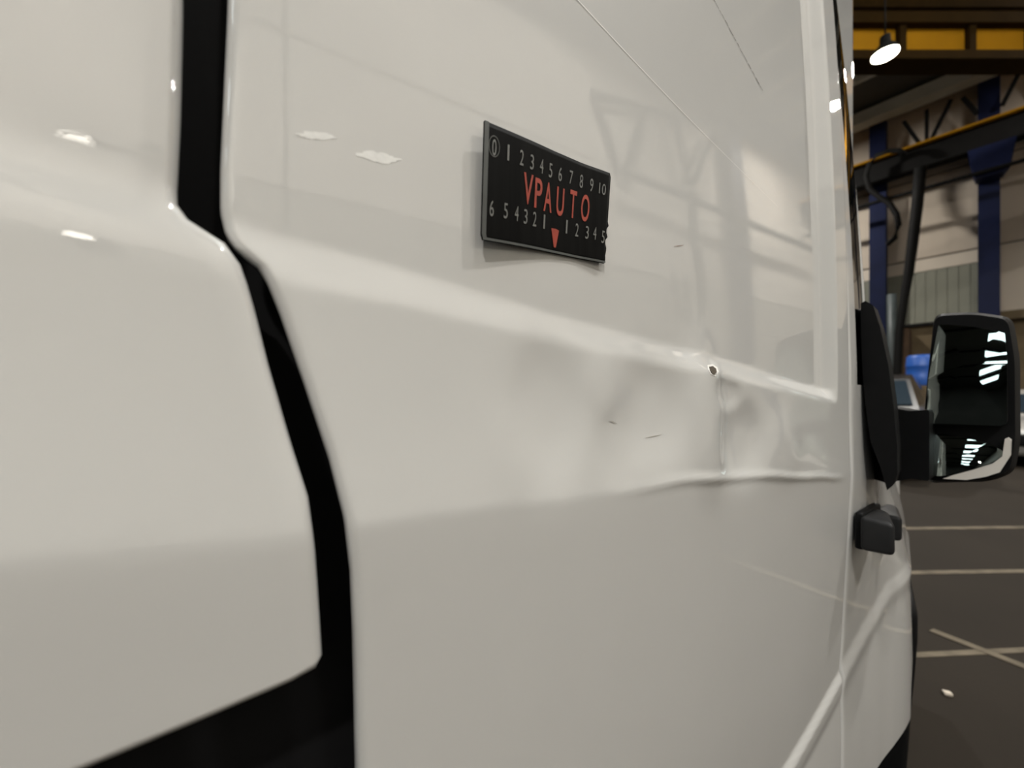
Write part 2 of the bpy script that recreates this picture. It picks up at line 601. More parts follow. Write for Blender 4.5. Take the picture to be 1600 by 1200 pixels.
# surface marks on the dented panel
def strip(name, pts, wpx, m, lift=0.0004, parent=side_panel):
    V = []; Fc = []
    P = [snap(px, py, True, lift) for (px, py) in pts]
    for i, p in enumerate(P):
        a = P[max(i - 1, 0)]; b = P[min(i + 1, len(P) - 1)]
        t = (b - a).normalized()
        n = t.cross(Vector((1, 0, 0))).normalized()
        w = wpx[i] if isinstance(wpx, (list, tuple)) else wpx
        V += [p - n * w / 2, p + n * w / 2, p + Vector((0.00002, 0, 0))]
    for i in range(len(P) - 1):
        for (a, b) in ((0, 2), (2, 1)):
            Fc.append((i * 3 + a, i * 3 + b, (i + 1) * 3 + b, (i + 1) * 3 + a))
    return mesh_obj(name, V, Fc, m, parent)
scr_w = mat('pale_scratch', (0.85, 0.83, 0.80), rough=0.7, noise=0.03, nscale=40)
scr_d = mat('dark_scratch', (0.09, 0.07, 0.05), rough=0.8, noise=0.3, nscale=200)
L0, L1 = (896, -8), (1215, 322)
o = strip('scratch', [(L0[0] + (L1[0] - L0[0]) * t, L0[1] + (L1[1] - L0[1]) * t + 6 * math.sin(t * 3.1)) for t in [i / 24 for i in range(25)]],
          [0.0009 * (1 - (i / 24)) + 0.0002 for i in range(25)], scr_w); o['label'] = 'long pale hairline scratch'
k = 0
t = 0.0
while t < 1:
    e = t + random.uniform(0.03, 0.09)
    a = (1114 + 78 * t, -4 + 146 * t); b = (1114 + 78 * min(e, 1), -4 + 146 * min(e, 1))
    o = strip('dark_scratch', [a, ((a[0] + b[0]) / 2 + random.uniform(-.6, .6), (a[1] + b[1]) / 2), b], random.uniform(0.0005, 0.0011), scr_d)
    t = e + random.uniform(0.005, 0.03)
def blob(name, pts, m, lift=0.0006, parent=side_panel):
    P = [snap(px, py, True, lift) for (px, py) in pts]
    c = sum(P, Vector()) / len(P) + Vector((lift * 0.3, 0, 0))
    n = len(P)
    base = [p - Vector((lift * 1.5, 0, 0)) for p in P]
    V = P + [c] + base
    Fc = [(i, (i + 1) % n, n) for i in range(n)] + [(i, (i + 1) % n, n + 1 + (i + 1) % n, n + 1 + i) for i in range(n)]
    return mesh_obj(name, V, Fc, m, parent)
o = blob('chip_rim', [(1106, 570), (1114, 569), (1121, 574), (1123, 581), (1118, 588), (1111, 585), (1107, 578)], scr_w, 0.0004); o['label'] = 'pale ring around the paint chip'
o = blob('paint_chip', [(1109, 573), (1114, 572), (1119, 576), (1120, 581), (1117, 585), (1113, 583), (1110, 578)], scr_d, 0.0008); o['label'] = 'dark brown paint chip on the crease'
o = strip('smudge', [(1009, 684), (1018, 682), (1030, 680), (1034, 678)], [0.0004, 0.0010, 0.0006, 0.0002], mat('grey_smudge', (0.58, 0.56, 0.52), rough=0.7, noise=0.3, nscale=90))
o = strip('smudge', [(952, 657), (958, 659), (964, 662)], [0.0004, 0.0012, 0.0004], MATS['grey_smudge'])
o = strip('smudge', [(1053, 385), (1060, 384), (1068, 383)], [0.0003, 0.0006, 0.0003], mat('reddish_smudge', (0.35, 0.22, 0.16), rough=0.7, noise=0.3, nscale=90))
# two pale spots with ragged outlines
pale_spot_m = mat('pale_spot_mat', (0.95, 0.94, 0.91), rough=0.6, noise=0.12, nscale=260)
def pale_spot(cx, cy, hw, hh, tilt, seed):
    rnd = random.Random(seed)
    pts = []
    n = 34
    for i in range(n):
        an = 2 * math.pi * i / n
        k = rnd.uniform(0.72, 1.08)
        ex = hw * math.copysign(abs(math.cos(an)) ** 1.1, math.cos(an)) * k
        ey = hh * math.sin(an) * k
        pts.append((cx + ex, cy + ey + tilt * ex))
    o = blob('pale_spot', pts, pale_spot_m, 0.00012); o['label'] = 'pale spot with ragged outline'
pale_spot(495, 212, 32, 7, 0.07, 1); pale_spot(592, 246, 36, 9, 0.16, 4)

# ------------------------------------------------------------------ door mirror
MY = 1.0
def mp(px, py, y=MY):
    d = ray(px, py)
    return CAM + d * ((y - CAM.y) / d.y)
mirror = empty('door_mirror', mp(1400, 750, 0.95) - Vector(van.location)); mirror.parent = van
mirror['label'] = 'black door mirror with tall upper and small lower glass'
def outline_loft(name, layers, m, parent, cap0=True, cap1=True):
    n = len(layers[0]); V = []; Fc = []
    for L in layers:
        V += L
    for i in range(len(layers) - 1):
        for k in range(n):
            k2 = (k + 1) % n
            Fc.append((i * n + k, i * n + k2, (i + 1) * n + k2, (i + 1) * n + k))
    if cap0: Fc.append(tuple(range(n)))
    if cap1: Fc.append(tuple((len(layers) - 1) * n + k for k in range(n)))
    return mesh_obj(name, V, Fc, m, parent, False)
def rounded(pts, r=10, seg=5):
    out = []
    n = len(pts)
    for i in range(n):
        p = Vector((*pts[i], 0)); a = Vector((*pts[i - 1], 0)); b = Vector((*pts[(i + 1) % n], 0))
        rr = min(r, (a - p).length / 2.2, (b - p).length / 2.2)
        s = p + (a - p).normalized() * rr; e = p + (b - p).normalized() * rr
        for k in range(seg + 1):
            t = k / seg
            q = s * (1 - t) ** 2 + p * 2 * t * (1 - t) + e * t * t
            out.append((q.x, q.y))
    return out
house = rounded([(1458, 489), (1520, 486), (1577, 494), (1588, 560), (1589, 690), (1580, 740), (1545, 754), (1446, 756), (1437, 700), (1446, 600)], 16)
def scale_pts(pts, s, dy=0):
    cx = sum(p[0] for p in pts) / len(pts); cy = sum(p[1] for p in pts) / len(pts)
    return [(cx + (p[0] - cx) * s, cy + (p[1] - cy) * s + dy) for p in pts]
lay = [[mp(*p) for p in scale_pts(house, 0.965)]]
lay += [[mp(*p) + Vector((0, 0.012, 0)) for p in house]]
lay += [[mp(*p) + Vector((0.002, 0.035, 0)) for p in scale_pts(house, 1.01)]]
lay += [[mp(*p) + Vector((0.0, 0.075, 0)) for p in scale_pts(house, 0.9)]]
lay += [[mp(*p) + Vector((-0.005, 0.10, 0)) for p in scale_pts(house, 0.6)]]
outline_loft('mirror_housing', lay, black_plastic, mirror)

def convex_glass(name, pts, rad, yaw, pitch, label):
    """curved mirror pane inside an outline, bulging toward the viewer"""
    P = [mp(*p, MY - 0.004) for p in pts]
    c = sum(P, Vector()) / len(P)
    V = [c]; Fc = []
    rings = 10; n = len(P)
    def lift(p):
        q = p - c
        r2 = q.x * q.x + q.z * q.z
        return p + Vector((0, r2 / (2 * rad) + q.x * math.tan(yaw) + q.z * math.tan(pitch) - 0.008, 0))
    for r in range(1, rings + 1):
        for k in range(n):
            V.append(c + (P[k] - c) * (r / rings))
    V = [lift(v) for v in V]
    for k in range(n):
        Fc.append((0, 1 + k, 1 + (k + 1) % n))
    for r in range(rings - 1):
        for k in range(n):
            a = 1 + r * n + k; b = 1 + r * n + (k + 1) % n
            Fc.append((a, b, b + n, a + n))
    # thickness
    e = len(V)
    for dy in (0.0, 0.02):
        for k in range(n):
            V.append(V[1 + (rings - 1) * n + k] + Vector((0, dy, 0)))
    for k in range(n):
        Fc.append((e + k, e + (k + 1) % n, e + n + (k + 1) % n, e + n + k))
    o = mesh_obj(name, V, Fc, mirror_glass, mirror, True)
    o.data.materials.append(black_plastic)
    for pl in o.data.polygons[-n:]:
        pl.material_index = 1; pl.use_smooth = False
    o['label'] = label
    return o
up_g = rounded([(1467, 497), (1520, 494), (1567, 500), (1574, 560), (1575, 665), (1452, 661), (1452, 600)], 12)
lo_g = rounded([(1452, 678), (1572, 678), (1571, 708), (1552, 722), (1516, 733), (1478, 742), (1456, 742), (1451, 710)], 9)
convex_glass('upper_glass', up_g, 1.0, math.radians(4.2), math.radians(9), 'tall upper mirror glass')
convex_glass('lower_glass', lo_g, 0.25, math.radians(6), math.radians(14), 'small wide angle lower mirror glass')
wt = [(1473, 748), (1487, 743), (1517, 735), (1550, 725), (1566, 713), (1570, 686), (1575, 684), (1580, 688), (1579, 712), (1562, 738), (1540, 745), (1510, 750)]  # white curved band raised along the lower rim
white_band = mat('white_band', (0.85, 0.80, 0.74), rough=0.4, coat=0.5, noise=0.02, nscale=20)
f_ = [mp(*p, MY - 0.016) for p in wt]; b_ = [p + Vector((0, 0.035, 0)) for p in f_]
o = outline_loft('lower_band', [b_, f_], white_band, mirror); o['label'] = 'white curved band along the mirror bottom'
# sail base and arm
sail = [(1345, 474), (1352, 470), (1364, 477), (1375, 510), (1388, 570), (1397, 640), (1402, 700), (1402, 742), (1396, 758), (1386, 766), (1375, 728), (1360, 690), (1353, 640), (1348, 590), (1345, 520)]
s0 = [mp(*p, 0.86) for p in sail]
s1 = [p + Vector((-0.006, 0.06, 0)) for p in s0]
s2 = [p + Vector((-0.04, 0.10, 0)) for p in s0]
outline_loft('mount_plate', [s0, s1, s2], black_plastic, mirror)
arm = rounded([(1388, 636), (1420, 642), (1452, 640), (1452, 752), (1425, 748), (1398, 752), (1386, 740)], 5)
a0 = [mp(*p, 0.945) for p in arm]; a1 = [p + Vector((0, 0.08, 0)) for p in a0]
outline_loft('mirror_arm', [a0, a1], black_plastic, mirror)

# ------------------------------------------------------------------ hall shell
DF = 22.0; LR = 8.0; LL = -20.0; FB = -44.0; ZR = 13.0
floor = struct(hbox('floor', LL, LR, FB, DF, -0.2, 0.0, floor_m))
ceiling = struct(hbox('ceiling', LL, LR, FB, DF, ZR, ZR + 0.2, roof_m))
wall_front = struct(hbox('wall_front', LL, LR, DF, DF + 0.3, 0, ZR, joint))
wall_right = struct(hbox('wall_right', LR, LR + 0.3, FB, DF, 0, ZR, joint))
wall_left = struct(hbox('wall_left', LL - 0.3, LL, FB, DF, 0, ZR, dark_wall))
wall_back = struct(hbox('wall_back', LL, LR, FB - 0.3, FB, 0, ZR, dark_wall))

# painted lines
def fline(p0, p1, w, ext0=0.0, ext1=0.0, up=0.0):
    a = on_floor(*p0); b = on_floor(*p1)
    t = (b - a).normalized()
    a = a - t * ext0; b = b + t * ext1
    n = Vector((-t.y, t.x, 0))
    V = [a - n * w / 2, a + n * w / 2, b + n * w / 2, b - n * w / 2]
    V = [v + UP * 0.0005 for v in V] + [v + UP * (0.003 + up) for v in V]
    return mesh_obj('painted_line', V, [(0, 1, 2, 3), (4, 5, 6, 7), (0, 1, 5, 4), (1, 2, 6, 5), (2, 3, 7, 6), (3, 0, 4, 7)], line_m, floor)
fline((1405, 826), (1600, 824), 0.07, 2.0, 2.0)
fline((1415, 895), (1600, 892.5), 0.055, 1.2, 2.2)
fline((1430, 1024), (1600, 1016), 0.036, 0.8, 2.6)
fline((1455, 985), (1600, 1042), 0.05, 0.0, 1.2, 0.002)
p = on_floor(1480, 1086)
peb = bevel_box('pebble', p + UP * 0.008, (0.03, 0.022, 0.016), cream_lt, None, bevel=0.005, rot=Matrix.Rotation(0.6, 3, 'Z'))
tag(peb, 'tiny pale pebble lying on the bare brown floor', 'pebble')

# front wall bays
colB = (on_front(1528, 400, DF - 0.6)[0], on_front(1563, 400, DF - 0.6)[0])
colA = (on_front(1360, 400, DF - 0.6)[0], on_front(1384, 400, DF - 0.6)[0])
wcol = colB[1] - colB[0]
cB = sum(colB) / 2; cA = colA[1] - wcol / 2
pitch = cB - cA
zg = on_front(1525, 411, DF)[2]            # top of the grey sheeting
zs1 = on_front(1525, 389, DF)[2]           # joint in the cream panels
z_eave = on_front(1470, 165, DF)[2]
z_rail = on_front(1470, 218, DF - 0.9)[2]
lc = [cB + pitch * i for i in range(-6, 3)]
lc = [c for c in lc if LL + 0.3 < c < LR - 0.3]
edges = [LL] + lc + [LR]
PANEL_ROWS = [(zg + 0.02, zs1 - 0.03, cream_lt), (zs1 + 0.03, (zs1 + ZR) / 2 - 0.03, cream), ((zs1 + ZR) / 2 + 0.03, ZR - 0.05, cream)]
first = {}
for i in range(len(edges) - 1):
    a, b = edges[i], edges[i + 1]
    mid_right = a >= cB - 0.01
    for (z0, z1, m) in PANEL_ROWS:
        if mid_right and m is cream_lt:
            z0 = on_front(1580, 486, DF)[2]
        hbox('wall_panel', a + 0.02, b - 0.02, DF - 0.06, DF + 0.02, z0, z1, m, wall_front)
    if not mid_right:
        # ribbed sheeting
        z0 = on_front(1420, 508, DF)[2]
        n = max(4, int((b - a) / 0.28))
        w = (b - a - 0.04) / n
        bxs = []
        for k in range(n):
            l0 = a + 0.02 + k * w
            bxs += [(l0, l0 + w, DF - 0.05, DF, z0, zg), (l0 + w * 0.15, l0 + w * 0.55, DF - 0.064, DF - 0.05, z0, zg)]
        o = multi_hbox('ribbed_sheet', bxs, grey_green, wall_front)
        hbox('wall_base', a + 0.02, b - 0.02, DF - 0.05, DF, 0, z0 - 0.10, brown_wall, wall_front)
        hbox('dark_ledge', a, b, DF - 0.25, DF, z0 - 0.10, z0, dark_steel, wall_front)
    else:
        z0 = on_front(1580, 486, DF)[2]; z1 = on_front(1580, 500, DF)[2]
        hbox('wall_ledge', a, b, DF - 0.35, DF, z1, z0 - 0.02, brown_wall, wall_front)
        hbox('wall_base', a + 0.02, b - 0.02, DF - 0.05, DF, 0, z1, brown_wall, wall_front)
names = {}
for i, c in enumerate(lc):
    o = hbox('steel_column', c - wcol / 2, c + wcol / 2, DF - 0.6, DF - 0.06, 0, ZR, blue_steel)
    if abs(c - cB) < 0.01:
        lab = 'dark blue steel column standing behind the top of the door mirror'
    elif abs(c - cA) < 0.01:
        lab = 'dark blue steel column seen right beside the van windscreen pillar'
    else:
        lab = 'dark blue steel column along the front wall hidden behind the van or in reflections'
    tag(o, lab, 'column', 'columns along the front wall')
# eave duct, roof purlins
eave = hbox('eave_beam', LL, LR, DF - 1.2, DF - 0.62, z_eave - 0.05, z_eave + 0.42, galv)
tag(eave, 'pale grey horizontal beam running under the roof along the front wall', 'beam')
for k, fz in enumerate([18.6, 16.9, 15.2, 13.5, 11.8, 6, 0, -6, -12, -18, -24, -30, -36]):
    o = hbox('purlin', LL, LR, fz - 0.09, fz + 0.09, ZR - 0.28, ZR, galv if k < 5 else dark_steel, ceiling)
# truss diagonals between eave beam and rail
def hbar(name, l0, z0, l1, z1, f, w, m, parent=None):
    d = Vector((l1 - l0, 0, z1 - z0)); n = Vector((-d.z, 0, d.x)).normalized() * (w / 2)
    V = []
    for ff in (f - w / 2, f + w / 2):
        for (l, z, s) in ((l0, z0, -1), (l0, z0, 1), (l1, z1, 1), (l1, z1, -1)):
            V.append(H(l + n.x * s, ff, z + n.z * s))
    return mesh_obj(name, V, [(0, 1, 2, 3), (4, 5, 6, 7), (0, 1, 5, 4), (1, 2, 6, 5), (2, 3, 7, 6), (3, 0, 4, 7)], m, parent)
braces = [((1412, 190), (1438, 226)), ((1448, 172), (1448, 226)), ((1486, 156), (1452, 224)), ((1504, 152), (1527, 178)), ((1592, 114), (1566, 165)), ((1640, 92), (1668, 130))]
lattice = empty('lattice_bracing', H(*on_front(1448, 226, DF - 0.75)))
tag(lattice, 'thin dark diagonal bracing bars between the eave beam and crane rail', 'bracing')
for (p0, p1) in braces:
    a = on_front(*p0, DF - 0.75); b = on_front(*p1, DF - 0.75)
    hbar('brace', a[0], a[2], b[0], b[2], DF - 0.75, 0.11, dark_steel, lattice)
# crane rail
rail = empty('crane_rail', H(0, DF - 1.0, z_rail - 0.9))
tag(rail, 'dark crane runway beam with yellow top edge on the front wall', 'crane rail')
hbox('rail_web', LL, LR, DF - 1.1, DF - 0.62, z_rail - 0.85, z_rail - 0.07, dark_steel, rail)
hbox('rail_top', LL, LR, DF - 1.3, DF - 0.62, z_rail - 0.07, z_rail, yellow_steel, rail)
# corbel on column
ca = on_front(1512, 232, DF - 0.9); cb = on_front(1588, 262, DF - 0.9)
V = []
ca = (ca[0], ca[1], z_rail - 0.86)
for ff in (DF - 1.2, DF - 0.61):
    for (l, z) in ((ca[0], ca[2]), (cb[0], ca[2]), (cb[0] - 0.12, cb[2] + 0.15), (cB + wcol * 0.6, cb[2] - 0.1), (cB - wcol * 0.6, cb[2] - 0.1), (ca[0] + 0.12, cb[2] + 0.15)):
        V.append(H(l, ff, z))
o = mesh_obj('corbel_bracket', V, [(0, 1, 2, 3, 4, 5), (6, 7, 8, 9, 10, 11)] + [(i, (i + 1) % 6, 6 + (i + 1) % 6, 6 + i) for i in range(6)], blue_steel)
tag(o, 'dark blue corbel bracket under the crane rail above the mirror', 'bracket')
# pipe below the rail
q0 = on_front(1397, 309, DF - 1.29); q1 = on_front(1600, 249, DF - 1.29)
zp = (q0[2] + q1[2]) / 2
o = tube('steel_pipe', [H(LL + 0.1, DF - 1.29, zp), H(0, DF - 1.29, zp), H(LR - 0.1, DF - 1.29, zp)], 0.07, dark_steel)
tag(o, 'thin black horizontal pipe running below the crane rail', 'pipe')
# hanging hose and slanted cable pole
pts = [(1350, 285), (1354, 262), (1366, 247), (1385, 238), (1400, 237), (1412, 240)]
o = tube('air_hose', [H(*on_front(x, y, DF - 1.6)) for (x, y) in [(1414, 241), (1404, 235), (1388, 236), (1370, 243), (1358, 256), (1353, 275), (1358, 295), (1374, 308), (1390, 318), (1401, 335), (1404, 352), (1398, 372), (1386, 382)]], 0.09, dark_steel)
tag(o, 'brown looped air hose hanging beside the van pillar', 'hose')
o = tube('slanted_mast', [H(*on_front(x, y, DF - 2.2)) for (x, y) in [(1438, 262), (1433, 320), (1426, 380), (1420, 425), (1412, 470), (1405, 520), (1401, 600), (1400, 697)]], [0.16, 0.16, 0.15, 0.14, 0.12, 0.12, .12, .12], dark_steel)
tag(o, 'slightly bent dark hanging boom in front of the cream wall', 'boom')
g = on_front(1394, 700, DF - 1.5)
z0 = on_front(1394, 460, DF - 1.5)[2]
o = tube('standing_pipe', [H(g[0], DF - 1.5, 0), H(g[0], DF - 1.5, z0 / 2), H(g[0], DF - 1.5, z0)], 0.15, mat('blue_grey_pipe', (0.07, 0.085, 0.085), rough=0.5, noise=0.3, nscale=3))
tag(o, 'blue grey vertical standpipe left of the door mirror', 'pipe')
l0, l1 = on_front(1402, 560, DF - 1.0)[0], on_front(1421, 560, DF - 1.0)[0]
o = hbox('brick_pier', l0, l1, DF - 1.2, DF - 0.1, 0, on_front(1410, 515, DF - 1.0)[2], mat('rusty_brown', (0.13, 0.075, 0.04), rough=0.8, noise=0.4, nscale=2))
tag(o, 'rusty brown pier between the standpipe and the blue drum', 'pier')
# blue drum
g = on_front(1440, 560, DF - 4.0)
rdr = 0.36
zt = g[2] + 0.1
drum = lathe('blue_drum', [(0.001, 0), (rdr * 0.95, 0), (rdr, 0.04), (rdr * 1.04, 0.3), (rdr, 0.33), (rdr, 0.6), (rdr * 1.04, 0.63), (rdr, 0.66), (rdr * 0.96, 0.92), (rdr * 0.8, 0.98), (0.001, 0.98)],
             H(g[0], DF - 4.0, zt - 0.98), mat('bright_blue_plastic', (0.02, 0.10, 0.42), rough=0.4, noise=0.1, nscale=4))
tag(drum, 'bright blue plastic drum just left of the door mirror', 'drum')
rack = hbox('stacked_crate', g[0] - 0.9, g[0] + 0.9, DF - 4.6, DF - 3.4, 0, zt - 0.98, brown_wall)
tag(rack, 'brown crate carrying the blue drum', 'crate')

# right wall, seen reflected in the paint
def refl_ray(px, py):
    q = snap(px, py, False)
    e = 0.002
    gy = (surf(q.y + e, q.z, False) - surf(q.y - e, q.z, False)) / (2 * e)
    gz = (surf(q.y, q.z + e, False) - surf(q.y, q.z - e, False)) / (2 * e)
    n = Vector((1, -gy, -gz)).normalized()
    d = (q - CAM).normalized()
    return q, d - n * 2 * d.dot(n)
def refl_right(px, py, l=LR):
    p, d = refl_ray(px, py)
    t = (l - (p - H0).dot(hl)) / d.dot(hl)
    return toH(p + d * t)
ca0 = refl_right(1145, 400, LR - 0.5); ca1 = refl_right(1182, 400, LR - 0.5); cb0 = refl_right(1283, 400, LR - 0.5)
fc1 = (ca0[1] + ca1[1]) / 2; w1 = abs(ca0[1] - ca1[1])
zgr = refl_right(1175, 466)[2]; zsr = refl_right(1175, 354)[2]; zrr = refl_right(1170, 216)[2]
pr = abs(cb0[1] - ca0[1])
fcs = [fc1 + pr * i for i in range(-8, 4)]
F_CLEAR = refl_right(940, 300)[1]      # plain wall behind this point
fcs = [f for f in fcs if F_CLEAR < f < DF - 0.8]
fe = [FB, -22.0, 0.0] + fcs + [DF]
for i in range(len(fe) - 1):
    a, b = fe[i], fe[i + 1]
    for (z0, z1, m) in ((zgr, zsr - 0.04, cream_rt), (zsr + 0.04, zrr, cream_rt), (zrr + 0.08, ZR - 0.05, cream_rt)):
        hbox('wall_panel', LR - 0.06, LR + 0.02, a + 0.03, b - 0.03, z0, z1, m, wall_right)
    hbox('lower_sheet', LR - 0.05, LR + 0.02, a + 0.03, b - 0.03, 0, zgr - 0.05, mat('grey_beige_sheet', (0.50, 0.47, 0.41), rough=0.8, noise=0.1, nscale=1), wall_right)
for f in fcs:
    o = hbox('steel_column', LR - 0.5, LR - 0.06, f - min(w1, 0.8) / 2, f + min(w1, 0.8) / 2, 0, ZR, blue_steel)
    tag(o, 'dark blue steel column along the right wall showing only as a reflection in the paint', 'column', 'columns along the right wall')
rr_ = hbox('crane_rail', LR - 0.9, LR - 0.5, F_CLEAR, DF - 1.4, zrr - 0.5, zrr + 0.1, dark_steel)
tag(rr_, 'dark crane runway beam along the right wall mirrored in the paint', 'crane rail')
brr = empty('lattice_bracing', H(LR - 0.7, fc1, zrr))
tag(brr, 'dark diagonal bracing above the right wall rail mirrored in the paint', 'bracing')
def fbar(f0, z0, f1, z1, l, w, m, parent):
    d = Vector((f1 - f0, z1 - z0)); n = Vector((-d.y, d.x)).normalized() * (w / 2)
    V = []
    for ll in (l - w / 2, l + w / 2):
        for (f, z, s) in ((f0, z0, -1), (f0, z0, 1), (f1, z1, 1), (f1, z1, -1)):
            V.append(H(ll, f + n.x * s, z + n.y * s))
    return mesh_obj('brace', V, [(0, 1, 2, 3), (4, 5, 6, 7), (0, 1, 5, 4), (1, 2, 6, 5), (2, 3, 7, 6), (3, 0, 4, 7)], m, parent)
for (p0, p1) in [((925, 140), (968, 270)), ((1003, 175), (975, 275)), ((1052, 180), (1078, 290)), ((1112, 215), (1082, 290)), ((930, 150), (1120, 195))]:
    a = refl_right(*p0, LR - 0.3); b = refl_right(*p1, LR - 0.3)
    fbar(a[1], min(a[2], ZR - .1), b[1], min(b[2], ZR - .1), LR - 0.3, 0.16, dark_steel, brr)
a = refl_right(960, 280, LR - 0.6); b = refl_right(1140, 325, LR - 0.6)
o = tube('steel_pipe', [H(LR - 0.63, F_CLEAR, (a[2] + b[2]) / 2), H(LR - 0.63, DF - 1.5, (a[2] + b[2]) / 2)], 0.12, dark_steel)
tag(o, 'dark pipe along the right wall mirrored in the paint', 'pipe')
a = [refl_right(x, y, LR - 1.1) for (x, y) in [(1078, 300), (1085, 370), (1095, 450), (1108, 545)]]
o = tube('slanted_mast', [H(*q) for q in a], 0.14, dark_steel)
tag(o, 'slanted dark cable on the right wall mirrored in the paint', 'cable')
lad = empty('ladder', H(*refl_right(1065, 520, LR - 0.5)))
tag(lad, 'grey ladder on the right wall faintly mirrored in the paint', 'ladder')
s0_ = [refl_right(1050, 428, LR - 0.5), refl_right(1060, 540, LR - 0.5)]; s1_ = [refl_right(1070, 430, LR - 0.5), refl_right(1078, 540, LR - 0.5)]
for s in (s0_, s1_):
    tube('ladder_rail', [H(*s[0]), H(*s[1])], 0.06, dark_steel, lad)
for k in range(5):
    t = 0.1 + k * 0.2
    tube('rung', [H(*[s0_[0][j] + (s0_[1][j] - s0_[0][j]) * t for j in range(3)]), H(*[s1_[0][j] + (s1_[1][j] - s1_[0][j]) * t for j in range(3)])], 0.04, dark_steel, lad)

# ------------------------------------------------------------------ crane (yellow double girder)
def crane(axial, py_bot, py_webtop, name, label):
    zb = CZ + (HY - py_bot) / F * axial
    zw = CZ + (HY - py_webtop) / F * axial
    def P(s, a, z):
        return CAM + A * (axial + a) + R * s + UP * (z - CZ)
    s_end = (DF - 2.4 - toH(P(0, 0, 0))[1]) / R.dot(hf)
    s_start = -14.0
    root = empty(name, P(8, 0, zb))
    tag(root, label, 'crane girder')
    fl = 0.022 * axial
    def bx(nm, s0, s1, a0, a1, z0, z1, m):
        return mesh_obj(nm, box_verts(P, s0, s1, a0, a1, z0, z1), BOXF, m, root)
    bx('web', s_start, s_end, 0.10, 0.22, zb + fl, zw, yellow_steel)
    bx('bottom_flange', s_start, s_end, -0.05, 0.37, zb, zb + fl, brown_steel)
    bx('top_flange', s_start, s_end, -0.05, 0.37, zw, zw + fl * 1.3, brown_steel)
    return root, P, zb, zw, fl, bx
g1 = crane(8.0, 94, 38, 'crane_girder', 'yellow crane girder above the pendant lamp')
for px in (1300, 1404, 1512, 1605, 1690):
    s = 8.1 * (px - 800) / F
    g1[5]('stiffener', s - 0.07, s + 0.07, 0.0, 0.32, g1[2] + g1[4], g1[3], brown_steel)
g2 = crane(8.7, 14, -60, 'crane_girder', 'upper yellow crane girder at the top edge of the photo')
for px in (1340, 1420, 1466, 1575, 1680):
    s = 8.8 * (px - 800) / F
    g2[5]('stiffener', s - 0.09, s + 0.09, 0.0, 0.32, g2[2] + g2[4], g2[3], brown_steel)

# ------------------------------------------------------------------ lamps and rooflights
def lamp(p, label, group='high-bay lamps', top=None, key=1.0, r=0.26, tilt=None):
    root = empty('pendant_lamp', p)
    tag(root, label, 'lamp', group)
    lathe('lamp_shade', [(r, 0.0), (r * 0.98, 0.03), (r * 0.75, 0.12), (r * 0.4, 0.2), (r * 0.36, 0.34), (0.001, 0.36)], p, dark_steel, root)
    lathe('lamp_lens', [(0.001, 0.0), (r * 0.93, 0.0), (r * 0.93, 0.02), (0.001, 0.02)], p, lens_m, root)
    zt_ = (top if top else ZR) - 0.01
    tube('hanger_wire', [p + UP * 0.35, Vector((p.x, p.y, zt_))], 0.012, dark_steel, root, seg=6)
    ld = bpy.data.lights.new('lamp_light', 'AREA')
    ld.shape = 'DISK'; ld.size = r * 1.8; ld.energy = LAMP_W * key; ld.color = (1.0, 0.965, 0.905)
    lo = bpy.data.objects.new('lamp_light', ld); COL.objects.link(lo)
    lo.parent = root; lo.location = (0, 0, -0.012)
    return root
lp = on_axial(1383, 86, 7.0)
lamp(lp, 'lit pendant lamp hanging in front of the yellow crane girder', top=g1[2] + 0.3, r=0.20)
for (l, f, kk) in [(4.4, 5.2, 2.0), (4.4, 0.6, 0.9), (4.7, -5.0, 2.0), (4.7, -22.8, .6), (-5.5, -14, .6), (-5.5, -23, .6), (-12, 8, 1), (-12.4, -10, .6), (-7, 17.3, 3.6), (4.9, 17.2, 1.6)]:  # several are added out of view to brighten the walls and panel
    lamp(H(l, f, 12.2 if f > 0 else 9.2), 'lit pendant lamp under the roof out of direct view', key=kk)

def rooflight(l, f, wl, wf):
    root = empty('rooflight', H(l, f, ZR - 0.12))
    tag(root, 'pale roof window pane in rows overhead, mirrored in the door mirror', 'rooflight', 'rooflight panes')
    hbox('pane', l - wl / 2, l + wl / 2, f - wf / 2, f + wf / 2, ZR - 0.08, ZR - 0.05, sky_m, root)
    fr = 0.08
    multi_hbox('frame', [(l - wl / 2 - fr, l + wl / 2 + fr, f - wf / 2 - fr, f - wf / 2, ZR - 0.12, ZR - 0.01), (l - wl / 2 - fr, l + wl / 2 + fr, f + wf / 2, f + wf / 2 + fr, ZR - 0.12, ZR - 0.01),
                         (l - wl / 2 - fr, l - wl / 2, f - wf / 2, f + wf / 2, ZR - 0.12, ZR - 0.01), (l + wl / 2, l + wl / 2 + fr, f - wf / 2, f + wf / 2, ZR - 0.12, ZR - 0.01)], dark_steel, root)
for l in (-9.0, 2.5):
    for k in range(11):
        rooflight(l, 5.8 - 4.4 * k, 3.2, 2.0)

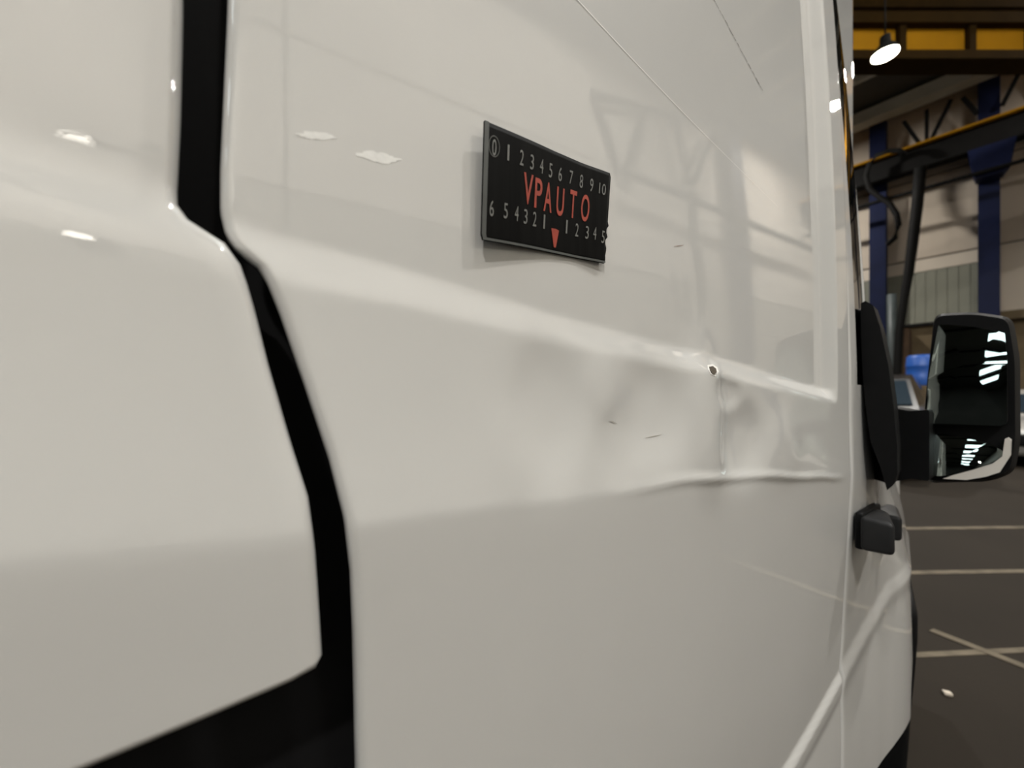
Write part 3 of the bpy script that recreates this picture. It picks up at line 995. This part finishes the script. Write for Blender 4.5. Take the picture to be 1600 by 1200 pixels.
# wall floodlights mirrored in the near white panel
def flood(px, py, w, h, label):
    q = snap(px, py, False)
    e = 0.002
    gy = (surf(q.y + e, q.z, False) - surf(q.y - e, q.z, False)) / (2 * e)
    gz = (surf(q.y, q.z + e, False) - surf(q.y, q.z - e, False)) / (2 * e)
    n = Vector((1, -gy, -gz)).normalized()
    d = (q - CAM).normalized()
    r = d - n * 2 * d.dot(n)
    t = (LR - 0.35 - (q - H0).dot(hl)) / r.dot(hl)
    hp = toH(q + r * t)
    if not (0.5 < hp[2] < ZR - 0.5):
        print('flood out', hp); return
    root = empty('floodlight', H(hp[0], hp[1], hp[2] - h / 2))
    tag(root, label, 'floodlight', 'wall floodlights')
    hbox('lamp_body', hp[0] + 0.02, LR - 0.065, hp[1] - w / 2 - .04, hp[1] + w / 2 + .04, hp[2] - h / 2 - .04, hp[2] + h / 2 + .04, dark_steel, root)
    hbox('lamp_lens', hp[0], hp[0] + 0.03, hp[1] - w / 2, hp[1] + w / 2, hp[2] - h / 2, hp[2] + h / 2, flood_m, root)
flood(130, 362, 0.34, 0.42, 'rectangular floodlight on the right wall mirrored in the near panel')

# ------------------------------------------------------------------ measuring magnet with print
rb = mat('ruler_black', (0.006, 0.006, 0.0055), rough=0.5, spec=0.05, noise=0.7, nscale=160, stretch=(1, 1, 0.02))
rb_edge = mat('ruler_edge', (0.09, 0.097, 0.094), rough=0.35, noise=0.3, nscale=60)
red_m = mat('red_print', (0.42, 0.05, 0.022), rough=0.5, noise=0.25, nscale=120)
wh_m = mat('pale_print', (0.21, 0.21, 0.195), rough=0.5, noise=0.3, nscale=200)
def lift_at(s):
    return 0.0062 * (1 - s / 0.62 if s < 0.5 else 0.312 * (1 - s)**2 / 0.25 * 0.62) + 0.0022 * smooth((s - 0.70) / 0.30) + 0.0016
TL = on_x(758, 187, lift_at(0)); BL = on_x(752, 374, lift_at(0) - 0.001)
TR = on_x(957, 270, lift_at(1)); BR = on_x(946, 411, lift_at(1))
def rpt(s, t, off=0.0):
    """s along the width, t from bottom to top"""
    y = (BL.y * (1 - s) + BR.y * s) * (1 - t) + (TL.y * (1 - s) + TR.y * s) * t
    z = (BL.z * (1 - s) + BR.z * s) * (1 - t) + (TL.z * (1 - s) + TR.z * s) * t
    z += 0.0016 * math.sin(math.pi * s)
    x = surf(y, z, False) + lift_at(s) + 0.0012 * (t - 0.5) * (1 - s)
    return Vector((x + off, y, z))
ruler = empty('measuring_magnet', rpt(0.5, 0))
tag(ruler, 'black magnetic measuring tag with red lettering stuck on the dented panel', 'measuring tag')
def ruler_body():
    V = []; Fc = []
    NS, NT = 48, 24
    rnd = random.Random(3)
    jag = [0.0] * (NT + 1)
    for j in range(NT + 1):
        if j / NT < 0.42:
            jag[j] = rnd.uniform(-0.012, 0.012)
    def clip(s, t):
        return s
    for k, off in enumerate((0.0, -0.0012)):
        for j in range(NT + 1):
            for i in range(NS + 1):
                s = i / NS; t = j / NT
                ss = s + (jag[j] if i == NS else 0)
                # rounded corners
                if i == 0 and j == 0: ss = 0.012
                if i == NS and j == NT: ss = 1 - 0.01
                V.append(rpt(ss, t, off))
    n1 = (NS + 1) * (NT + 1)
    for j in range(NT):
        for i in range(NS):
            a = j * (NS + 1) + i
            Fc.append((a, a + 1, a + NS + 2, a + NS + 1))
            Fc.append((n1 + a, n1 + a + 1, n1 + a + NS + 2, n1 + a + NS + 1))
    def side(lst):
        for p, q in zip(lst[:-1], lst[1:]):
            Fc.append((p, q, n1 + q, n1 + p))
    side([i for i in range(NS + 1)]); side([NT * (NS + 1) + i for i in range(NS + 1)])
    side([j * (NS + 1) for j in range(NT + 1)]); side([j * (NS + 1) + NS for j in range(NT + 1)])
    return mesh_obj('tag_sheet', V, Fc, rb, ruler, True)
ruler_body()
def rim_strip(name, st, w, off=0.0004):
    V = []; Fc = []
    n = len(st)
    for (s, t, ds, dt) in st:
        V += [rpt(s, t, off), rpt(s + ds * w, t + dt * w, off), rpt(s + ds * w, t + dt * w, 0.0001), rpt(s, t, -0.0013)]
    for i in range(n - 1):
        for k in range(3):
            Fc.append((i * 4 + k, i * 4 + k + 1, (i + 1) * 4 + k + 1, (i + 1) * 4 + k))
    return mesh_obj(name, V, Fc, rb_edge, ruler, False)
rim_strip('tag_rim', [(0.0 + (0.01 if j == 0 else 0), j / 20, 1, 0) for j in range(21)], 0.028)
rim_strip('tag_rim', [(i / 30, 0.0, 0, 1) for i in range(1, 31)], 0.022, 0.0003)
NARROW = {'1': 0.45}
def word(txt, s_c, t_c, h_t, w_s, m, off=0.00035, name='printed_text', grow=0.0):
    w_s = w_s * NARROW.get(txt, 1.0)
    cu = bpy.data.curves.new('t', 'FONT')
    cu.body = txt; cu.align_x = 'LEFT'; cu.size = 1; cu.offset = grow; cu.resolution_u = 6
    ob = bpy.data.objects.new('t', cu); COL.objects.link(ob)
    bpy.context.view_layer.update()
    dg = bpy.context.evaluated_depsgraph_get()
    me = bpy.data.meshes.new_from_object(ob.evaluated_get(dg))
    xs = [v.co.x for v in me.vertices]; ys = [v.co.y for v in me.vertices]
    x0, x1, y0, y1 = min(xs), max(xs), min(ys), max(ys)
    V = [rpt(s_c + ((v.co.x - (x0 + x1) / 2) / max(x1 - x0, 1e-6)) * w_s, t_c + ((v.co.y - (y0 + y1) / 2) / (y1 - y0)) * h_t, off) for v in me.vertices]
    Fc = [tuple(p.vertices) for p in me.polygons]
    bpy.data.objects.remove(ob); bpy.data.curves.remove(cu); bpy.data.meshes.remove(me)
    return mesh_obj(name, V, Fc, m, ruler)
def s_at(px, t):
    """width fraction of a pixel column"""
    lo_, hi = 0.0, 1.0
    for _ in range(30):
        mid = (lo_ + hi) / 2
        q = rpt(mid, t) - CAM
        x = 800 + F * q.dot(R) / q.dot(A)
        if x < px: lo_ = mid
        else: hi = mid
    return (lo_ + hi) / 2
def st_at(px, py):
    t = 0.5
    for _ in range(8):
        s = s_at(px, t)
        a = rpt(s, 0.0) - CAM; b = rpt(s, 1.0) - CAM
        ya = HY - F * a.z / a.dot(A); yb = HY - F * b.z / b.dot(A)
        t = (py - ya) / (yb - ya)
    return s, t
for (ch, px, py, wd) in [('V', 825, 296, 0.072), ('P', 841, 303, 0.058), ('A', 856, 309, 0.066), ('U', 875, 316, 0.062), ('T', 895, 320, 0.058), ('O', 914, 326, 0.070)]:
    s, t = st_at(px, py)
    o = word(ch, s, t, 0.285, wd, red_m, name='red_letter', grow=0.012)
for i, (px, py) in enumerate([(772, 231), (794, 239), (815, 247), (831, 254), (846, 260), (860, 267), (875, 273), (892, 278), (908, 284), (924, 290)]):
    s, t = st_at(px, py)
    word(str(i), s, t, 0.14, 0.027, wh_m, name='printed_digit')
s, t = st_at(941, 296)
word('10', s, t, 0.12, 0.06, wh_m, name='printed_digit')
for ch, px, py in [('6', 768, 326), ('5', 790, 330), ('4', 807, 334), ('3', 821, 339), ('2', 835, 343), ('1', 850, 347), ('1', 885, 355), ('2', 901, 360), ('3', 917, 364), ('4', 929, 365), ('5', 942, 371)]:
    s, t = st_at(px, py)
    word(ch, s, t, 0.135, 0.027, wh_m, name='printed_digit')
# ring round the first digit
s, t = st_at(772, 231)
V = []; Fc = []
for k in range(28):
    an = 2 * math.pi * k / 28
    for rr2 in (1.0, 0.90):
        V.append(rpt(s + 0.036 * rr2 * math.cos(an), t + 0.093 * rr2 * math.sin(an) + 0.01, 0.0003))
for k in range(28):
    k2 = (k + 1) % 28
    Fc.append((2 * k, 2 * k2, 2 * k2 + 1, 2 * k + 1))
mesh_obj('printed_ring', V, Fc, mat('dim_print', (0.10, 0.10, 0.09), rough=0.5, noise=0.3, nscale=100), ruler)
# red pointer
a = st_at(861, 357); b = st_at(873, 361); c = st_at(866.5, 387)
mesh_obj('red_pointer', [rpt(a[0], a[1], 0.0003), rpt((a[0] + b[0]) / 2, (a[1] + b[1]) / 2 + 0.006, 0.0004), rpt(b[0], b[1], 0.0003), rpt(c[0] + 0.008, c[1], 0.0003), rpt(c[0] - 0.008, c[1], 0.0003)], [(0, 1, 2, 3, 4)], red_m, ruler)

# ------------------------------------------------------------------ cars in the distance
def car(px_c, axial, height, width, body_m, label, name='parked_car', heading=None):
    base = on_axial(px_c, HY, axial); base.z = 0
    ax_f = -(hf)                       # nose points back toward the photographer
    ax_r = Vector((-ax_f.y, ax_f.x, 0))
    root = empty(name, base)
    tag(root, label, 'car')
    def P(r, f, z):
        return base + ax_r * r + ax_f * f + UP * z
    W = width / 2; h = height
    # body sections along the length: (f, z_low, z_high, half width)
    secs = [(2.1, 0.30, 0.62, 0.80), (2.05, 0.22, 0.74, 0.93), (1.6, 0.2, 0.86, 0.99), (0.8, 0.2, 0.97, 1.0), (-1.2, 0.2, 1.0, 1.0), (-2.0, 0.22, 0.98, 0.97), (-2.15, 0.3, 0.85, 0.85)]
    k = h / 1.5
    V = []; Fc = []
    n = 10
    for (f, zl, zh, w) in secs:
        w = w * W
        zl *= k; zh *= k
        for (a, b) in ((-0.9, 0), (-1, .25), (-1, .7), (-.93, .93), (-.75, 1), (.75, 1), (.93, .93), (1, .7), (1, .25), (.9, 0)):
            V.append(P(a * w, f, zl + (zh - zl) * b))
    for i in range(len(secs) - 1):
        for j in range(n):
            j2 = (j + 1) % n
            Fc.append((i * n + j, i * n + j2, (i + 1) * n + j2, (i + 1) * n + j))
    Fc.append(tuple(range(n))); Fc.append(tuple((len(secs) - 1) * n + j for j in range(n)))
    mesh_obj('car_body', V, Fc, body_m, root, True)
    cab = [(0.95, 0.95, 0.88), (0.25, 1.42, 0.70), (-0.1, 1.5, 0.70), (-1.2, 1.48, 0.68), (-1.95, 0.98, 0.84)]
    V = []; Fc = []
    for (f, z, w) in cab:
        V += [P(-W * 0.93, f, 0.93 * k), P(-w * W, f, z * k), P(w * W, f, z * k), P(W * 0.93, f, 0.93 * k)]
    for i in range(len(cab) - 1):
        for j in range(3):
            Fc.append((i * 4 + j, i * 4 + j + 1, (i + 1) * 4 + j + 1, (i + 1) * 4 + j))
    Fc += [(0, 1, 2, 3), tuple(16 + j for j in range(4))]
    mesh_obj('car_cabin', V, Fc, body_m, root)
    ws = mat('car_windscreen', (0.02, 0.03, 0.04), rough=0.08, noise=0.1, nscale=2)
    def lp_(a, b, t): return tuple(a[i] + (b[i] - a[i]) * t for i in range(3))
    V = []
    for t in (0.12, 0.92):
        f, z, w = lp_(cab[0], cab[1], t)
        V += [P(-w * W * 0.92, f + 0.02, z * k + 0.015), P(w * W * 0.92, f + 0.02, z * k + 0.015)]
    V += [v - UP * 0.01 - ax_f * 0.01 for v in V]
    mesh_obj('windscreen', V, [(0, 1, 3, 2), (4, 5, 7, 6), (0, 1, 5, 4), (1, 3, 7, 5), (3, 2, 6, 7), (2, 0, 4, 6)], ws, root)
    for sgn in (-1, 1):
        bevel_box('headlight', P(sgn * W * 0.72, 2.0, 0.62 * k), (0.34, 0.16, 0.16), mat('headlight_glass', (0.7, 0.7, 0.68), rough=0.1, noise=0.1, nscale=20), root, bevel=0.03)
        bevel_box('indicator', P(sgn * W * 0.92, 1.93, 0.60 * k), (0.12, 0.16, 0.12), mat('amber_lens', (0.75, 0.22, 0.03), rough=0.2, noise=0.1, nscale=20), root, bevel=0.02)
        bevel_box('wing_mirror', P(sgn * (W + 0.10), 0.72, 1.0 * k), (0.22, 0.14, 0.16), body_m, root, bevel=0.03)
        for f in (1.35, -1.35):
            V = []; Fc = []
            c = P(sgn * (W - 0.12), f, 0.31)
            prof = [(0.001, 0.11), (0.18, 0.10), (0.28, 0.11), (0.31, 0.08), (0.31, -0.08), (0.28, -0.11), (0.001, -0.10)]
            for (r, x) in prof:
                for q in range(20):
                    an = 2 * math.pi * q / 20
                    V.append(c + ax_r * x * sgn + ax_f * r * math.cos(an) + UP * r * math.sin(an))
            for i in range(len(prof) - 1):
                for q in range(20):
                    q2 = (q + 1) % 20
                    Fc.append((i * 20 + q, i * 20 + q2, (i + 1) * 20 + q2, (i + 1) * 20 + q))
            mesh_obj('wheel', V, Fc, rubber_tyre, root, True)
    bevel_box('grille', P(0, 2.1, 0.52 * k), (0.8, 0.1, 0.22), black_plastic, root, bevel=0.03)
    return root
car_dark = mat('black_car_paint', (0.006, 0.006, 0.007), rough=0.3, coat=1.0, noise=0.1, nscale=3)
car_silver = mat('silver_car_paint', (0.42, 0.40, 0.37), rough=0.35, metal=0.3, coat=1.0, noise=0.05, nscale=3)
car(1350, 7.6, 1.72, 1.85, car_dark, 'black car seen in the gap between van and door mirror')
car(1600 + 6, 8.2, 1.46, 1.80, car_silver, 'silver car with amber indicator just right of the door mirror')
